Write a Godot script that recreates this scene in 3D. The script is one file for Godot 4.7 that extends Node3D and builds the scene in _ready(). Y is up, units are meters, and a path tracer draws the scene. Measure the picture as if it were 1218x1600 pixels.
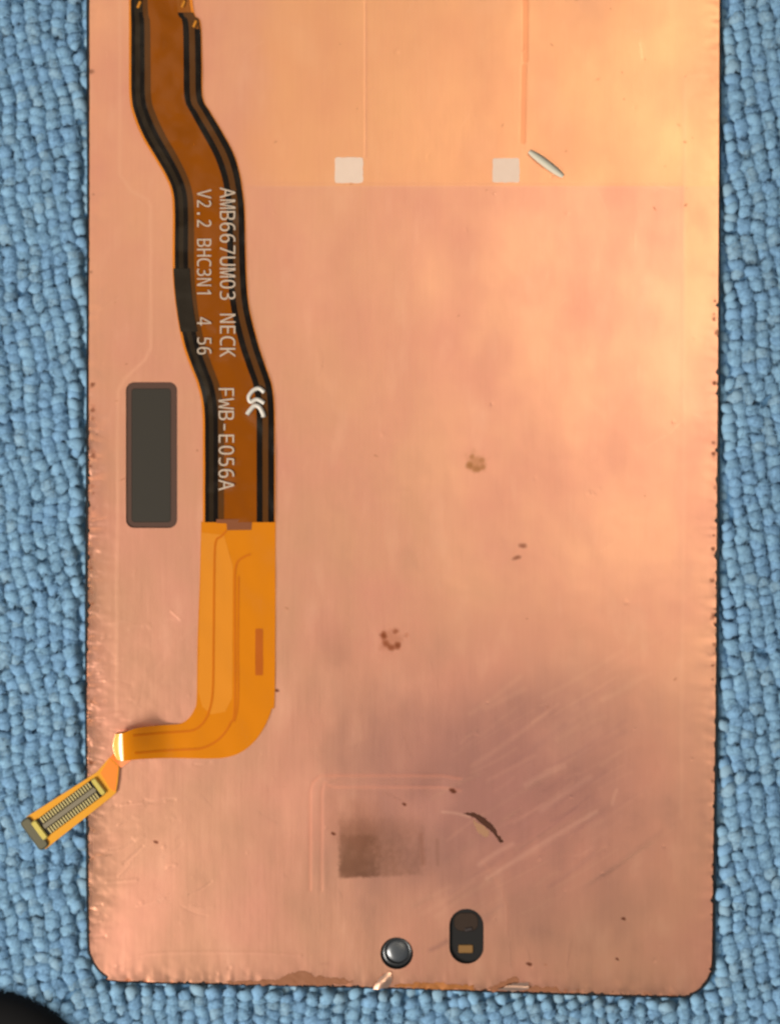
extends Node3D
# A copper-backed phone display lying face down on a blue terry towel, with its flex cable.
# Plan coordinates: x to the right, y towards the viewer, in steps of U metres; heights h in millimetres above the towel's weave.
const U := 0.000073
const TOP := 1.40            # copper surface height, mm
const CX := 609.0
const CY := 800.0
# texture window on the copper
const TX0 := 125.0
const TY0 := -200.0
const TW := 1010.0
const TH := 1770.0
const TS := 0.8

var rng := RandomNumberGenerator.new()
var n_low := FastNoiseLite.new()
var n_mid := FastNoiseLite.new()
var n_edge := FastNoiseLite.new()
var n_dent := FastNoiseLite.new()
var n_pile := FastNoiseLite.new()

# ---------------------------------------------------------------- helpers
func P(x: float, y: float, h: float) -> Vector3:
	return Vector3((x - CX) * U, h * 0.001, (y - CY) * U)

class Geo:
	var v := PackedVector3Array()
	var n := PackedVector3Array()
	var t := PackedVector2Array()
	func tri(a: Vector3, b: Vector3, c: Vector3, na: Vector3, nb: Vector3, nc: Vector3, ta := Vector2.ZERO, tb := Vector2.ZERO, tc := Vector2.ZERO) -> void:
		if (b - a).cross(c - a).dot(na + nb + nc) > 0.0:
			v.append(a); v.append(c); v.append(b)
			n.append(na); n.append(nc); n.append(nb)
			t.append(ta); t.append(tc); t.append(tb)
		else:
			v.append(a); v.append(b); v.append(c)
			n.append(na); n.append(nb); n.append(nc)
			t.append(ta); t.append(tb); t.append(tc)
	func quad(a: Vector3, b: Vector3, c: Vector3, d: Vector3, nn: Vector3) -> void:
		tri(a, b, c, nn, nn, nn)
		tri(a, c, d, nn, nn, nn)
	func mesh(tangents := false) -> ArrayMesh:
		var a := []
		a.resize(Mesh.ARRAY_MAX)
		a[Mesh.ARRAY_VERTEX] = v
		a[Mesh.ARRAY_NORMAL] = n
		a[Mesh.ARRAY_TEX_UV] = t
		var m := ArrayMesh.new()
		m.add_surface_from_arrays(Mesh.PRIMITIVE_TRIANGLES, a)
		if tangents:
			var st := SurfaceTool.new()
			st.create_from(m, 0)
			st.index()
			st.generate_tangents()
			m = st.commit()
		return m

func part(called: String, m: Mesh, mat: Material, parent: Node3D, at := Vector3.ZERO) -> MeshInstance3D:
	var o := MeshInstance3D.new()
	o.name = called
	o.mesh = m
	o.material_override = mat
	o.position = at
	o.cast_shadow = GeometryInstance3D.SHADOW_CASTING_SETTING_ON
	parent.add_child(o, true)
	return o

func thing(called: String, label: String, category: String) -> Node3D:
	var o := Node3D.new()
	o.name = called
	o.set_meta("label", label)
	o.set_meta("category", category)
	add_child(o, true)
	return o

func srgb(r: float, g: float, b: float) -> Color:
	return Color(r / 255.0, g / 255.0, b / 255.0)

func mat(c: Color, rough: float, metal := 0.0, spec := 0.5) -> StandardMaterial3D:
	var m := StandardMaterial3D.new()
	m.albedo_color = c
	m.roughness = rough
	m.metallic = metal
	m.metallic_specular = spec
	return m

func noise(n: FastNoiseLite, s: int, freq: float, oct := 3) -> void:
	n.seed = s
	n.frequency = freq
	n.noise_type = FastNoiseLite.TYPE_SIMPLEX_SMOOTH
	n.fractal_octaves = oct

func spline(p: Array, step: float) -> PackedVector2Array:
	var out := PackedVector2Array()
	for i in p.size() - 1:
		var a: Vector2 = p[maxi(i - 1, 0)]
		var b: Vector2 = p[i]
		var c: Vector2 = p[i + 1]
		var d: Vector2 = p[mini(i + 2, p.size() - 1)]
		var k := maxi(1, ceili(b.distance_to(c) / step))
		for j in k:
			out.append(b.cubic_interpolate(c, a, d, float(j) / k))
	out.append(p[p.size() - 1])
	return out

func dense(p: PackedVector2Array, step: float) -> PackedVector2Array:
	var out := PackedVector2Array()
	for i in p.size():
		var b := p[i]
		var c := p[(i + 1) % p.size()]
		var k := maxi(1, ceili(b.distance_to(c) / step))
		for j in k:
			out.append(b.lerp(c, float(j) / k))
	return out

func rounded(x0: float, y0: float, x1: float, y1: float, r: float, k := 8) -> PackedVector2Array:
	var out := PackedVector2Array()
	for q in [[x1 - r, y0 + r, -PI / 2], [x1 - r, y1 - r, 0.0], [x0 + r, y1 - r, PI / 2], [x0 + r, y0 + r, PI]]:
		for j in k + 1:
			var a: float = q[2] + PI / 2 * j / k
			out.append(Vector2(q[0] + cos(a) * r, q[1] + sin(a) * r))
	return out

func ellipse(x: float, y: float, rx: float, ry: float, k := 32) -> PackedVector2Array:
	var out := PackedVector2Array()
	for j in k:
		out.append(Vector2(x + cos(TAU * j / k) * rx, y + sin(TAU * j / k) * ry))
	return out

func ragged(p: PackedVector2Array, amp: float, freq: float) -> PackedVector2Array:
	var out := PackedVector2Array()
	for q in dense(p, 3.0):
		out.append(q + Vector2(n_edge.get_noise_2d(q.x * freq, q.y * freq), n_edge.get_noise_2d(q.x * freq + 500, q.y * freq)) * amp)
	return out

func area2(p: PackedVector2Array) -> float:
	var s := 0.0
	for i in p.size():
		s += p[i].cross(p[(i + 1) % p.size()])
	return s

# surface normal of a height field (mm) over the plan
func slope(h: Callable, x: float, y: float) -> Vector3:
	var k := 1.0 / (0.073 * 3.0)
	var dx: float = (h.call(x + 1.5, y) - h.call(x - 1.5, y)) * k
	var dy: float = (h.call(x, y + 1.5) - h.call(x, y - 1.5)) * k
	return Vector3(-dx, 1.0, -dy).normalized()

# walls round a closed outline; outward says whether they face away from its inside
func walls(g: Geo, p: PackedVector2Array, h1: Callable, drop: float, outward := true) -> void:
	var s := 1.0 if area2(p) > 0.0 else -1.0
	if not outward:
		s = -s
	for i in p.size():
		var a := p[i]
		var b := p[(i + 1) % p.size()]
		if a.distance_to(b) < 0.01:
			continue
		var d := (b - a).normalized() * s
		var n := Vector3(d.y, 0.0, -d.x)
		var ha: float = h1.call(a.x, a.y)
		var hb: float = h1.call(b.x, b.y)
		g.quad(P(a.x, a.y, ha), P(b.x, b.y, hb), P(b.x, b.y, hb - drop), P(a.x, a.y, ha - drop), n)

# a sheet that follows a height field, cut to an outline with holes
func sheet(outline: PackedVector2Array, holes: Array, cell: float, h: Callable, thick: float, tangents := false, bottom := false) -> ArrayMesh:
	var g := Geo.new()
	var lo := outline[0]
	var hi := outline[0]
	for q in outline:
		lo = lo.min(q)
		hi = hi.max(q)
	lo -= Vector2(0.37, 0.53)
	var nx := ceili((hi.x - lo.x) / cell) + 1
	var ny := ceili((hi.y - lo.y) / cell) + 1
	var edge := {}
	for poly in [outline] + holes:
		for q in dense(poly, cell * 0.2):
			edge[Vector2i(int((q.x - lo.x) / cell), int((q.y - lo.y) / cell))] = true
	var cache := {}
	for j in ny:
		for i in nx:
			var x := lo.x + i * cell
			var y := lo.y + j * cell
			var c := PackedVector2Array([Vector2(x, y), Vector2(x + cell, y), Vector2(x + cell, y + cell), Vector2(x, y + cell)])
			if edge.has(Vector2i(i, j)):
				var bits: Array = Geometry2D.intersect_polygons(c, outline)
				for hole in holes:
					var left: Array = []
					for b in bits:
						left += Geometry2D.clip_polygons(b, hole)
					bits = left
				for b in bits:
					var id := Geometry2D.triangulate_polygon(b)
					for k in range(0, id.size(), 3):
						_put(g, b[id[k]], b[id[k + 1]], b[id[k + 2]], h, thick, bottom, cache)
			else:
				var mid := Vector2(x + cell / 2, y + cell / 2)
				if not _inside(mid, outline, cell):
					continue
				var cut := false
				for hole in holes:
					cut = cut or _inside(mid, hole, cell)
				if cut:
					continue
				_put(g, c[0], c[1], c[2], h, thick, bottom, cache)
				_put(g, c[0], c[2], c[3], h, thick, bottom, cache)
	walls(g, outline, h, thick)
	for hole in holes:
		walls(g, hole, h, thick, false)
	return g.mesh(tangents)

func _inside(q: Vector2, poly: PackedVector2Array, cell: float) -> bool:
	var n := 0
	for d in [Vector2(0.031, 0.017), Vector2(-0.19, 0.13), Vector2(0.22, -0.27), Vector2(-0.11, -0.23), Vector2(0.07, 0.29)]:
		n += int(Geometry2D.is_point_in_polygon(q + d * cell, poly))
	return n >= 3

func _vert(q: Vector2, h: Callable, cache: Dictionary) -> Array:
	if not cache.has(q):
		cache[q] = [P(q.x, q.y, h.call(q.x, q.y)), slope(h, q.x, q.y), Vector2((q.x - TX0) / TW, (q.y - TY0) / TH)]
	return cache[q]

func _put(g: Geo, a: Vector2, b: Vector2, c: Vector2, h: Callable, thick: float, bottom: bool, cache: Dictionary) -> void:
	if absf((b - a).cross(c - a)) < 1e-4:
		return
	var p := _vert(a, h, cache)
	var q := _vert(b, h, cache)
	var r := _vert(c, h, cache)
	g.tri(p[0], q[0], r[0], p[1], q[1], r[1], p[2], q[2], r[2])
	if bottom:
		var d := Vector3(0, -thick * 0.001, 0)
		g.tri(p[0] + d, q[0] + d, r[0] + d, -p[1], -q[1], -r[1], p[2], q[2], r[2])

# flat plate with a chamfered upper edge
func plate(p: PackedVector2Array, h0: float, h1: float, bevel := 1.0) -> ArrayMesh:
	var g := Geo.new()
	var inner: PackedVector2Array = p
	var ins: Array = Geometry2D.offset_polygon(p, -bevel) if bevel > 0.0 else []
	var s := 1.0 if area2(p) > 0.0 else -1.0
	if bevel > 0.0:
		inner = PackedVector2Array()
		for i in p.size():
			var a := (p[i] - p[(i + p.size() - 1) % p.size()]).normalized()
			var b := (p[(i + 1) % p.size()] - p[i]).normalized()
			var m := (a + b).normalized() * s
			inner.append(p[i] - Vector2(m.y, -m.x) * bevel)
	var bh := bevel * 0.073 * 0.8
	for i in p.size():
		var k := (i + 1) % p.size()
		var d := (p[k] - p[i]).normalized() * s
		var n := Vector3(d.y, 0.0, -d.x)
		g.quad(P(p[i].x, p[i].y, h0), P(p[k].x, p[k].y, h0), P(p[k].x, p[k].y, h1 - bh), P(p[i].x, p[i].y, h1 - bh), n)
		if bevel > 0.0:
			g.quad(P(p[i].x, p[i].y, h1 - bh), P(p[k].x, p[k].y, h1 - bh), P(inner[k].x, inner[k].y, h1), P(inner[i].x, inner[i].y, h1), (n + Vector3.UP).normalized())
	for side in 2:
		var q := inner if side == 0 else p
		var id := Geometry2D.triangulate_polygon(q)
		var hh := h1 if side == 0 else h0
		var n := Vector3.UP if side == 0 else Vector3.DOWN
		for k in range(0, id.size(), 3):
			var a := q[id[k]]
			var b := q[id[k + 1]]
			var c := q[id[k + 2]]
			g.tri(P(a.x, a.y, hh), P(b.x, b.y, hh), P(c.x, c.y, hh), n, n, n, a / 100.0, b / 100.0, c / 100.0)
	return g.mesh()

func turned(cx: float, cy: float, lu: float, lv: float, ang: float, r := 1.5) -> PackedVector2Array:
	var out := PackedVector2Array()
	for q in rounded(-lu / 2, -lv / 2, lu / 2, lv / 2, r, 3):
		out.append(q.rotated(ang) + Vector2(cx, cy))
	return out

# a band along a line in the plan
func band(pts: Array, w: float, h: Callable, thick: float, step := 4.0) -> ArrayMesh:
	var c := spline(pts, step)
	var l := PackedVector2Array()
	var r := PackedVector2Array()
	for i in c.size():
		var d := (c[mini(i + 1, c.size() - 1)] - c[maxi(i - 1, 0)]).normalized()
		l.append(c[i] + Vector2(-d.y, d.x) * w / 2)
		r.append(c[i] - Vector2(-d.y, d.x) * w / 2)
	return ribbon(l, r, 0.0, 1.0, h, thick, 1)

# a ribbon between two matching lines, from fraction f0 to f1 across
func ribbon(l: PackedVector2Array, r: PackedVector2Array, f0: float, f1: float, h: Callable, thick: float, across := 4) -> ArrayMesh:
	var g := Geo.new()
	for i in l.size() - 1:
		for k in across:
			var fa := lerpf(f0, f1, float(k) / across)
			var fb := lerpf(f0, f1, float(k + 1) / across)
			var q := [l[i].lerp(r[i], fa), l[i].lerp(r[i], fb), l[i + 1].lerp(r[i + 1], fb), l[i + 1].lerp(r[i + 1], fa)]
			var v := []
			var n := []
			for e: Vector2 in q:
				v.append(P(e.x, e.y, h.call(e.x, e.y)))
				n.append(slope(h, e.x, e.y))
			g.tri(v[0], v[1], v[2], n[0], n[1], n[2], q[0] / 100.0, q[1] / 100.0, q[2] / 100.0)
			g.tri(v[0], v[2], v[3], n[0], n[2], n[3], q[0] / 100.0, q[2] / 100.0, q[3] / 100.0)
	var rim := PackedVector2Array()
	for i in l.size():
		rim.append(l[i].lerp(r[i], f0))
	for i in range(l.size() - 1, -1, -1):
		rim.append(l[i].lerp(r[i], f1))
	walls(g, rim, h, thick)
	return g.mesh()

# round tube through points of space, with a radius at each
func tube(pts: PackedVector3Array, radii: PackedFloat32Array, sides := 8) -> ArrayMesh:
	var g := Geo.new()
	var rings := []
	for i in pts.size():
		var d := (pts[mini(i + 1, pts.size() - 1)] - pts[maxi(i - 1, 0)]).normalized()
		var a := d.cross(Vector3(0.13, 0.2, 0.97)).normalized()
		var b := d.cross(a)
		var ring := []
		for k in sides:
			var n := a * cos(TAU * k / sides) + b * sin(TAU * k / sides)
			ring.append([pts[i] + n * radii[i], n])
		rings.append(ring)
	for i in pts.size() - 1:
		for k in sides:
			var a: Array = rings[i][k]
			var b: Array = rings[i][(k + 1) % sides]
			var c: Array = rings[i + 1][(k + 1) % sides]
			var d: Array = rings[i + 1][k]
			g.tri(a[0], b[0], c[0], a[1], b[1], c[1])
			g.tri(a[0], c[0], d[0], a[1], c[1], d[1])
	for e in [0, pts.size() - 1]:
		for k in sides:
			g.tri(pts[e], rings[e][k][0], rings[e][(k + 1) % sides][0], rings[e][k][1], rings[e][k][1], rings[e][(k + 1) % sides][1])
	return g.mesh()

# a surface of revolution about the vertical; profile of (radius, height) in plan steps and mm
func lathe(cx: float, cy: float, prof: Array, sx := 1.0, sy := 1.0, k := 40) -> ArrayMesh:
	var st := SurfaceTool.new()
	st.begin(Mesh.PRIMITIVE_TRIANGLES)
	st.set_smooth_group(0)
	for i in prof.size() - 1:
		for j in k:
			var c := []
			for e in [[i, j], [i, j + 1], [i + 1, j + 1], [i + 1, j]]:
				var a: float = TAU * (e[1] % k) / k
				var q: Vector2 = prof[e[0]]
				c.append(P(cx + cos(a) * q.x * sx, cy + sin(a) * q.x * sy, q.y))
			for t in [[0, 1, 2], [0, 2, 3]]:
				for m: int in t:
					st.add_vertex(c[m])
	st.generate_normals()
	return st.commit()

# ---------------------------------------------------------------- copper height field, mm
func Hc(x: float, y: float) -> float:
	var h := TOP + 0.032 * n_low.get_noise_2d(x, y * 0.6) + 0.006 * n_mid.get_noise_2d(x, y)
	# foil crimped along the left edge and the lower edge
	var e := exp(-maxf(x - 138.0, 0.0) / 20.0)
	if e > 0.02:
		h += e * (0.035 + 0.08 * smoothstep(600, 700, y) * (1.0 - smoothstep(1400, 1500, y))) * n_dent.get_noise_2d(x * 0.4, y)
	var b := exp(-maxf(1540.0 + (x - 200.0) * 0.025 - y, 0.0) / 16.0)
	if b > 0.02:
		h += b * 0.08 * n_dent.get_noise_2d(x, y * 0.4 + 900)
	var r := exp(-maxf(1118.0 - x, 0.0) / 14.0)
	if r > 0.02:
		h += r * 0.03 * n_dent.get_noise_2d(x * 0.4 + 300, y)
	# wrinkled foil below the cable's arm
	var w := exp(-(Vector2((x - 230.0) / 90.0, (y - 1130.0) / 150.0)).length_squared())
	if w > 0.02:
		h += w * 0.02 * n_dent.get_noise_2d(x * 0.5 + 700, y * 0.35)
	return h

func above(off: float) -> Callable:
	return func(x: float, y: float) -> float: return Hc(x, y) + off

# ---------------------------------------------------------------- copper texture
var iw := int(TW * TS)
var ih := int(TH * TS)
var alb: Image
var hgt := PackedFloat32Array()
var rou := PackedFloat32Array()

func dab(x: float, y: float, r: float, c: Color, a: float, dh := 0.0, dr := 0.0, soft := 0.5, break_up := 0.0, stretch := Vector2.ONE, ang := 0.0) -> void:
	var px := (x - TX0) * TS
	var py := (y - TY0) * TS
	var pr := r * TS * maxf(stretch.x, stretch.y) + 2
	for j in range(maxi(0, int(py - pr)), mini(ih, int(py + pr) + 1)):
		for i in range(maxi(0, int(px - pr)), mini(iw, int(px + pr) + 1)):
			var q := Vector2(i - px, j - py).rotated(-ang) / (r * TS) / stretch
			var d := q.length()
			if break_up > 0.0:
				d += break_up * n_edge.get_noise_2d(i * 3.0 / r * 6.0, j * 3.0 / r * 6.0)
			var k := 1.0 - smoothstep(1.0 - soft, 1.0, d)
			if k <= 0.0:
				continue
			alb.set_pixel(i, j, alb.get_pixel(i, j).lerp(c, a * k))
			hgt[j * iw + i] += dh * k
			rou[j * iw + i] = clampf(rou[j * iw + i] + dr * k, 0.05, 1.0)

func mark(p: Array, w: float, c: Color, a: float, dh := 0.0, dr := 0.0, smooth := true, soft := 1.0) -> void:
	var pts := spline(p, 2.0) if smooth else dense(PackedVector2Array(p), 2.0)
	if not smooth:
		pts = PackedVector2Array()
		for i in p.size() - 1:
			var k := maxi(1, int(p[i].distance_to(p[i + 1]) / 2.0))
			for j in k:
				pts.append(p[i].lerp(p[i + 1], float(j) / k))
	# distance to the line, in a box round it, each pixel once
	var got := {}
	for q in pts:
		var px := (q.x - TX0) * TS
		var py := (q.y - TY0) * TS
		var pr := w * TS / 2
		for j in range(maxi(0, int(py - pr)), mini(ih, int(py + pr) + 2)):
			for i in range(maxi(0, int(px - pr)), mini(iw, int(px + pr) + 2)):
				var k := 1.0 - smoothstep(1.0 - soft, 1.0, Vector2(i - px, j - py).length() / pr)
				if k > 0.0:
					var id := j * iw + i
					got[id] = maxf(got.get(id, 0.0), k)
	for id: int in got:
		var k: float = got[id]
		var i := id % iw
		@warning_ignore("integer_division")
		var j := id / iw
		if a > 0.0:
			alb.set_pixel(i, j, alb.get_pixel(i, j).lerp(c, a * k))
		hgt[id] += dh * k
		rou[id] = clampf(rou[id] + dr * k, 0.05, 1.0)

func copper_material() -> StandardMaterial3D:
	var a := FastNoiseLite.new()
	noise(a, 11, 0.004, 4)
	var b := FastNoiseLite.new()
	noise(b, 23, 0.012, 5)
	var f := FastNoiseLite.new()
	noise(f, 31, 0.08, 4)
	var base := srgb(232, 168, 134)
	var pink := srgb(222, 154, 128)
	var pale := srgb(240, 184, 150)
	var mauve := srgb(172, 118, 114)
	var gilt_glow := srgb(250, 182, 116)
	alb = Image.create(iw, ih, false, Image.FORMAT_RGBF)
	hgt.resize(iw * ih)
	rou.resize(iw * ih)
	for j in ih:
		var y := j / TS + TY0
		for i in iw:
			var x := i / TS + TX0
			var u := a.get_noise_2d(x, y)
			var v := b.get_noise_2d(x * 1.3, y * 0.5)
			var s := f.get_noise_2d(x * 3.0, y * 0.09)   # rolling streaks, along the sheet
			var c := base.lerp(pink, clampf(0.4 + u * 0.9 + v * 0.25, 0.0, 1.0))
			c = c.lerp(pale, clampf(v * 0.6 - 0.15, 0.0, 0.4))
			# tarnish of the lower middle
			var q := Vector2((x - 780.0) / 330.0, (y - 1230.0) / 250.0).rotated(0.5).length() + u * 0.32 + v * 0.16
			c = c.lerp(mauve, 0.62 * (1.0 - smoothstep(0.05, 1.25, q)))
			# separate yellower foil over the upper part, its tint raised to paint the glow
			c = c.lerp(gilt_glow, 0.36 * smoothstep(360.0, 450.0, x + 60.0 * u) * (1.0 - smoothstep(288.0, 292.0, y)))
			c = c.lerp(gilt_glow, 0.22 * smoothstep(1064.0, 1070.0, x) * (1.0 - smoothstep(350.0, 620.0, y)) * smoothstep(286.0, 292.0, y))
			c = c.lerp(Color(1, 1, 1) if s > 0 else Color(0.5, 0.3, 0.2), absf(s) * 0.02)
			alb.set_pixel(i, j, c)
			var id := j * iw + i
			hgt[id] = 0.0007 * s + 0.0008 * v
			rou[id] = clampf(0.35 + 0.02 * v + 0.012 * s + 0.03 * u - 0.10 * exp(-maxf(x - 138.0, 0.0) / 16.0) * smoothstep(600, 680, y) - 0.10 * exp(-maxf(1538.0 + (x - 200.0) * 0.025 - y, 0.0) / 14.0), 0.2, 0.8)
	var none := Color.BLACK
	# edges of the layers underneath, pressed through the foil
	mark([Vector2(187, -200), Vector2(187, 272), Vector2(205, 298), Vector2(228, 310), Vector2(235, 322), Vector2(235, 542), Vector2(226, 562), Vector2(196, 590), Vector2(184, 612), Vector2(182, 1120)], 10.0, pale, 0.25, 0.005, 0.02, false)
	mark([Vector2(1068, 120), Vector2(1066, 800), Vector2(1062, 1280)], 12.0, pale, 0.16, 0.003, 0.01, false)
	mark([Vector2(1074, 118), Vector2(1118, 116)], 10.0, pale, 0.06, 0.002, 0.0, false)
	mark([Vector2(400, 291), Vector2(760, 290), Vector2(1062, 292)], 6.0, pale, 0.14, 0.004, 0.0, false)
	mark([Vector2(404, 285), Vector2(1062, 286)], 5.0, pink, 0.2, -0.004, 0.0, false)
	mark([Vector2(571, -200), Vector2(571, 246)], 7.0, pink, 0.3, -0.01, 0.03, false)
	mark([Vector2(820, -200), Vector2(820, 95)], 13.0, srgb(226, 132, 88), 0.4, -0.006, 0.0, false, 0.5)
	mark([Vector2(818, 103), Vector2(816, 222)], 12.0, srgb(226, 132, 88), 0.38, -0.006, 0.0, false, 0.5)
	mark([Vector2(183, 1508), Vector2(240, 1490), Vector2(380, 1488), Vector2(470, 1492)], 9.0, pink, 0.12, 0.01)
	for w in [[0.0, 1.0], [18.0, 0.7]]:
		var d: float = w[0]
		mark([Vector2(484 + d, 1390), Vector2(484 + d, 1236), Vector2(488 + d, 1222), Vector2(500 + d, 1211 + d), Vector2(690, 1211 + d), Vector2(720, 1216 + d)], 10.0, srgb(196, 120, 96), 0.28 * w[1], -0.008, 0.03, false)
	mark([Vector2(645, 320), Vector2(642, 420), Vector2(640, 640)], 12.0, pink, 0.16)
	mark([Vector2(640, 322), Vector2(770, 316)], 12.0, pink, 0.14)
	# arc worn round the sensor window
	mark([Vector2(752, 1346), Vector2(772, 1372), Vector2(790, 1412), Vector2(792, 1460)], 10.0, pink, 0.3, 0.004)
	# oxidised rectangle left by a removed part
	for j in range(int((1262.0 - TY0) * TS), int((1384.0 - TY0) * TS)):
		for i in range(int((508.0 - TX0) * TS), int((700.0 - TX0) * TS)):
			var x := i / TS + TX0
			var y := j / TS + TY0
			var wob := 3.0 * n_edge.get_noise_2d(x * 1.4, y * 1.4)
			var k := smoothstep(525.0, 533.0, x + wob) * (1.0 - smoothstep(1368.0, 1375.0, y - (x - 530.0) * -0.04 + wob))
			k *= (1.0 - smoothstep(570.0, 690.0, x + 10.0 * wob)) * 0.75 + 0.25 * (1.0 - smoothstep(655.0, 664.0, x + wob))
			k *= 0.45 * smoothstep(1268.0, 1306.0, y + wob * 2.0) + 0.4 * smoothstep(1300.0, 1310.0, y + wob) * (1.0 - smoothstep(575.0, 600.0, x + wob * 3.0)) + 0.15
			k *= smoothstep(1262.0, 1285.0, y + wob * 3.0) * (0.9 + 0.35 * b.get_noise_2d(x * 1.5, y * 1.5))
			alb.set_pixel(i, j, alb.get_pixel(i, j).lerp(srgb(124, 84, 64), clampf(k, 0.0, 1.0) * 0.78))
	mark([Vector2(657, 1304), Vector2(660, 1348)], 14.0, srgb(128, 84, 66), 0.4, 0.0, 0.05)
	mark([Vector2(682, 1312), Vector2(683, 1350)], 10.0, srgb(150, 100, 80), 0.25)
	dab(560, 1290, 60, srgb(170, 112, 88), 0.35, 0.0, 0.0, 0.9, 0.4)
	# rings left by drops
	dab(742, 721, 22, srgb(178, 122, 80), 0.4, 0.0, 0.03, 0.9, 0.6)
	dab(610, 1000, 26, srgb(160, 98, 70), 0.35, 0.0, 0.03, 0.9, 0.6)
	mark([Vector2(599, 990), Vector2(600, 1002), Vector2(609, 1011), Vector2(619, 1009)], 13.0, srgb(130, 72, 46), 0.5, 0.0, 0.03)
	mark([Vector2(731, 726), Vector2(741, 733), Vector2(753, 730)], 12.0, srgb(158, 106, 64), 0.45, 0.0, 0.03)
	for q in [[736, 713, 6, .5], [752, 718, 6, .4], [732, 726, 8, .6], [744, 732, 9, .55], [754, 728, 7, .35], [742, 722, 17, .22]]:
		dab(q[0], q[1], q[2], srgb(156, 104, 62), q[3], 0.002, 0.08, 0.8, 0.3)
	for q in [[598, 992, 8, .8], [617, 985, 7, .6], [602, 1005, 8, .5], [610, 1011, 8, .55], [620, 1008, 8, .75], [634, 992, 6, .3]]:
		dab(q[0], q[1], q[2], srgb(118, 60, 36), q[3], 0.002, 0.08, 0.8, 0.3)
	dab(816, 852, 8, srgb(120, 72, 52), 0.65, 0.0, 0.1, 0.8, 0.2, Vector2(1.2, 0.7))
	dab(806, 871, 8, srgb(120, 72, 52), 0.65, 0.0, 0.1, 0.8, 0.2, Vector2(1.3, 0.6), -0.3)
	# greasy smears
	for k in 70:
		var x := rng.randf_range(420, 1100)
		var y := rng.randf_range(-150, 1500)
		dab(x, y, rng.randf_range(30, 90), pink if k % 2 else pale, rng.randf_range(0.05, 0.14), 0.0, rng.randf_range(-0.03, 0.03), 0.9, 0.6, Vector2(rng.randf_range(0.3, 0.7), 1.0), rng.randf_range(-0.4, 0.4))
	# diagonal rub marks of the lower right
	for k in 90:
		var x := rng.randf_range(640, 960)
		var y := 1180.0 + rng.randf_range(-90, 260) - (x - 800) * 0.35
		var l := rng.randf_range(20, 150)
		var d := Vector2(cos(-0.56), sin(-0.56)).rotated(rng.randf_range(-0.1, 0.1)) * l
		mark([Vector2(x, y), Vector2(x, y) + d * 0.5 + Vector2(0, rng.randf_range(-3, 3)), Vector2(x, y) + d], rng.randf_range(5, 16), pale if k % 4 else mauve, rng.randf_range(0.04, 0.15), rng.randf_range(-0.0012, 0.0012), rng.randf_range(-0.02, 0.015))
	for s in [[760, 1372, 930, 1268, 7, .4], [748, 1350, 800, 1318, 7, .35], [690, 1268, 732, 1276, 4, .6], [820, 1226, 880, 1196, 8, .3], [955, 1256, 962, 1234, 5, .4], [845, 1265, 920, 1214, 8, .25]]:
		mark([Vector2(s[0], s[1]), Vector2((s[0] + s[2]) / 2.0, (s[1] + s[3]) / 2.0 - 2), Vector2(s[2], s[3])], s[4] * 2.0, srgb(246, 196, 166), s[5] * 0.5, 0.0006, 0.015)
	# fine scratches and pin dents
	for k in 160:
		var p := Vector2(rng.randf_range(150, 1110), rng.randf_range(-180, 1520))
		var d := Vector2(rng.randf_range(6, 40), 0).rotated(rng.randf_range(0, TAU))
		mark([p, p + d * 0.5 + Vector2(rng.randf_range(-2, 2), 0), p + d], rng.randf_range(1.8, 3.5), pale if k % 2 else pink, rng.randf_range(0.1, 0.35), rng.randf_range(-0.004, 0.003), -0.05)
	for k in 150:
		var p := Vector2(rng.randf_range(150, 1110), rng.randf_range(-180, 1525))
		dab(p.x, p.y, rng.randf_range(2.5, 6), none, 0.0, rng.randf_range(-0.012, 0.012), 0.0, 0.9)
	for k in 52:
		var p := Vector2(rng.randf_range(400, 1100), rng.randf_range(-150, 330))
		if k > 32:
			p = Vector2(rng.randf_range(160, 1100), rng.randf_range(330, 1520))
		dab(p.x, p.y, rng.randf_range(1.5, 3.2), srgb(160, 96, 64), rng.randf_range(0.2, 0.6), -0.004, 0.05, 0.7, 0.5, Vector2(rng.randf_range(0.6, 2.0), 0.7), rng.randf_range(-1, 1))
	for s in [[706, 1235, 6], [631, 1256, 4], [520, 1302, 4], [243, 1315, 4], [973, 1435, 4], [963, 1498, 3], [826, 1506, 5], [432, 1078, 4]]:
		dab(s[0], s[1], s[2], srgb(84, 44, 30), 0.85, 0.0, 0.1, 0.6, 0.3, Vector2(1.3, 0.8), 0.4)
	# dirt of the foil's rim
	for k in 110:
		var y := rng.randf_range(-180, 1530)
		var left := rng.randf() < 0.6
		if (left and y < 600 and rng.randf() < 0.8) or (not left and y < 430):
			continue
		dab(138.0 + rng.randf_range(-2, 8) if left else 1120.0 - y * 0.003 - rng.randf_range(0, 6), y, rng.randf_range(2, 6), srgb(96, 52, 34), rng.randf_range(0.2, 0.7), 0.0, 0.1, 0.8, 0.4)
	for k in 130:
		var x := rng.randf_range(190, 1100)
		dab(x, 1534.0 + (x - 200.0) * 0.0265 - rng.randf_range(-3, 5), rng.randf_range(2, 6), srgb(104, 56, 34), rng.randf_range(0.1, 0.6), 0.0, 0.1, 0.8, 0.4)
	# foil wrinkles round the cable's arm and the left rim
	for k in 60:
		var p := Vector2(rng.randf_range(142, 310), rng.randf_range(960, 1420))
		var d := Vector2(rng.randf_range(10, 50), 0).rotated(rng.randf_range(-0.9, 0.5))
		mark([p, p + d * 0.5 + Vector2(0, rng.randf_range(-5, 5)), p + d], rng.randf_range(5, 13), pale, 0.06, rng.randf_range(-0.011, 0.011), 0.0)
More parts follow.
